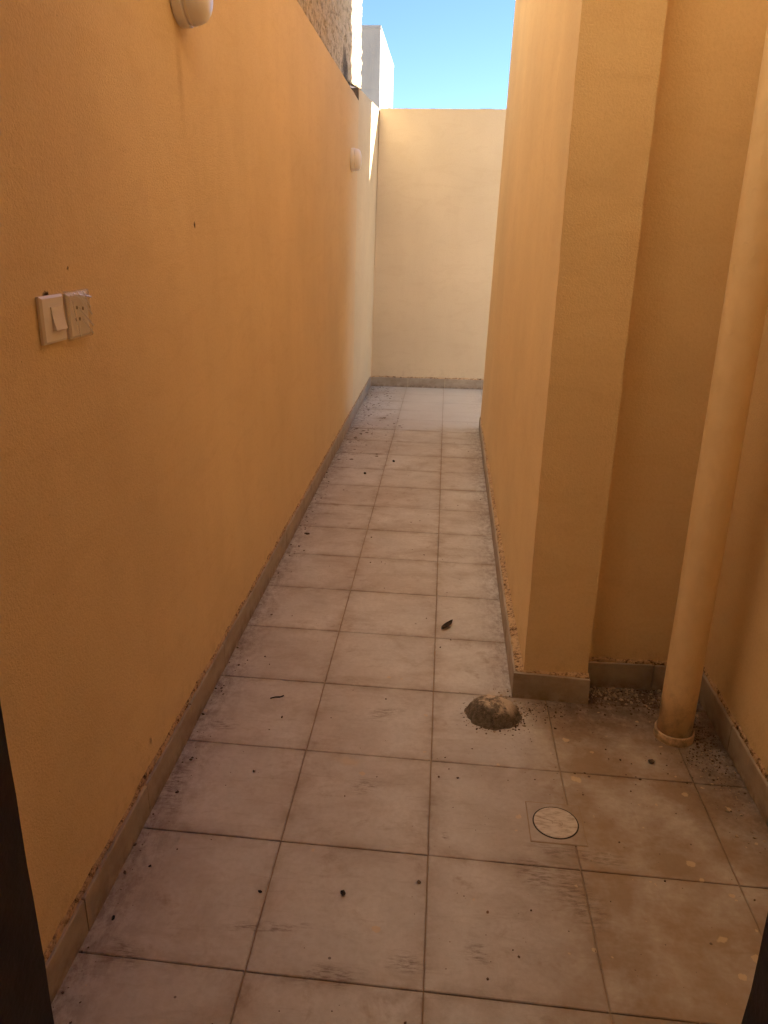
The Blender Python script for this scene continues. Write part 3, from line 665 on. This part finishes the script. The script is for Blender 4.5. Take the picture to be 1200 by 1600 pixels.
# curled dry leaf
mb = MB(); La, lw = 0.23, 0.034; ang = math.radians(60)
def leafpt(a, b):
    s = (a - .5) * La; w = lw * (math.sin(math.pi * min(1, a * 1.02)) ** 0.7) * (b - .5) * 2; zz = 0.012 + 0.020 * (abs(b - .5) * 2) ** 2 + 0.014 * (a - .5) ** 2 * 4
    return (1.12 + s * math.cos(ang) - w * math.sin(ang), 4.21 + s * math.sin(ang) + w * math.cos(ang), zz)
mb.grid(leafpt, 14, 6); tag(mb.build('dry_leaf', 'leaf', None, (1.12, 4.21, 0), True), 'dark curled dry leaf on a right column tile past the pier', 'leaf')
# twig
mb = MB(); P = [(-0.44, 2.69), (-0.40, 2.715), (-0.36, 2.72), (-0.33, 2.745)]
for p, q in zip(P[:-1], P[1:]): mb.hexa([(p[0], p[1] - .005, .001), (q[0], q[1] - .005, .001), (q[0], q[1] + .005, .001), (p[0], p[1] + .005, .001)], [(p[0], p[1] - .003, .010), (q[0], q[1] - .003, .010), (q[0], q[1] + .003, .010), (p[0], p[1] + .003, .010)])
tag(mb.build('twig', 'leaf', None, (-0.38, 2.71, 0)), 'short dark twig on a left column tile level with the mortar lump', 'twig')
# grit and crumbs nobody could count
rg = random.Random(21); dark_mb = MB(); pale_mb = MB()
def ok(x, y):
    if x < -0.965 or x > 3.37 or y > 17.9 or y < -1.3: return False
    if x > 1.69 and y > 2.87: return 2.37 < x and y < 3.18
    if (x - px) ** 2 + (y - py) ** 2 < 0.155 ** 2: return False
    return True
def scatter(mb, n, cx, cy, sx, sy, r0, r1, flat=0.55):
    k = 0
    while k < n:
        x, y = rg.gauss(cx, sx), rg.gauss(cy, sy); k += 1
        if ok(x, y): crumb(mb, x, y, 0.0005, r0 + (r1 - r0) * rg.random() ** 3, flat, rg)
scatter(dark_mb, 900, 2.65, 3.05, 0.36, 0.12, .003, .013); scatter(pale_mb, 420, 2.60, 3.08, 0.28, 0.09, .003, .018)
scatter(dark_mb, 520, 3.22, 2.40, 0.12, 0.28, .003, .011); scatter(pale_mb, 150, 3.18, 2.25, 0.12, 0.25, .003, .014)
scatter(dark_mb, 170, 1.90, 2.76, 0.20, 0.12, .003, .011); scatter(pale_mb, 110, 1.70, 2.80, 0.12, 0.12, .003, .013)
scatter(dark_mb, 120, 2.4, 2.5, 0.45, 0.35, .002, .010); scatter(pale_mb, 60, 3.25, 1.7, 0.08, 0.4, .003, .014)
for _ in range(170):
    a = rg.uniform(0, 6.28); r = 0.215 + abs(rg.gauss(0, 0.035)); x, y = mcx + r * math.cos(a), mcy + 0.97 * r * math.sin(a)
    if ok(x, y): crumb(pale_mb if rg.random() < .45 else dark_mb, x, y, 0.0005, 0.003 + 0.009 * rg.random() ** 2, 0.55, rg)
for _ in range(150): 
    x, y = rg.uniform(-0.97, 1.7), rg.uniform(-1, 14)
    if ok(x, y): crumb(dark_mb, x, y, 0.0005, 0.003 + 0.010 * rg.random() ** 4, 0.5, rg)
for _ in range(300):
    x, y = -0.97 + abs(rg.gauss(0, 0.10)), rg.uniform(-1.2, 17.8)
    if ok(x, y): crumb(dark_mb, x, y, 0.0005, 0.003 + 0.011 * rg.random() ** 3, 0.5, rg)
for _ in range(260):
    x, y = -0.88 + abs(rg.gauss(0, 0.38)), rg.uniform(10.5, 17.8)
    if ok(x, y): crumb(dark_mb, x, y, 0.0005, 0.006 + 0.034 * rg.random() ** 3, 0.10, rg)
for _ in range(200):
    x, y = rg.uniform(1.0, 3.3), rg.uniform(-1, 2.8)
    if ok(x, y): crumb(dark_mb if rg.random() < .6 else pale_mb, x, y, 0.0005, 0.003 + 0.008 * rg.random() ** 4, 0.5, rg)
tag(dark_mb.build('grit', 'grit'), 'dark grit and crumbs scattered over the tiles and in the recess corner', 'grit', kind='stuff')
tag(pale_mb.build('mortar_crumbs', 'rubble'), 'pale mortar crumbs heaped along the recess skirting and the pipe foot', 'crumbs', kind='stuff')
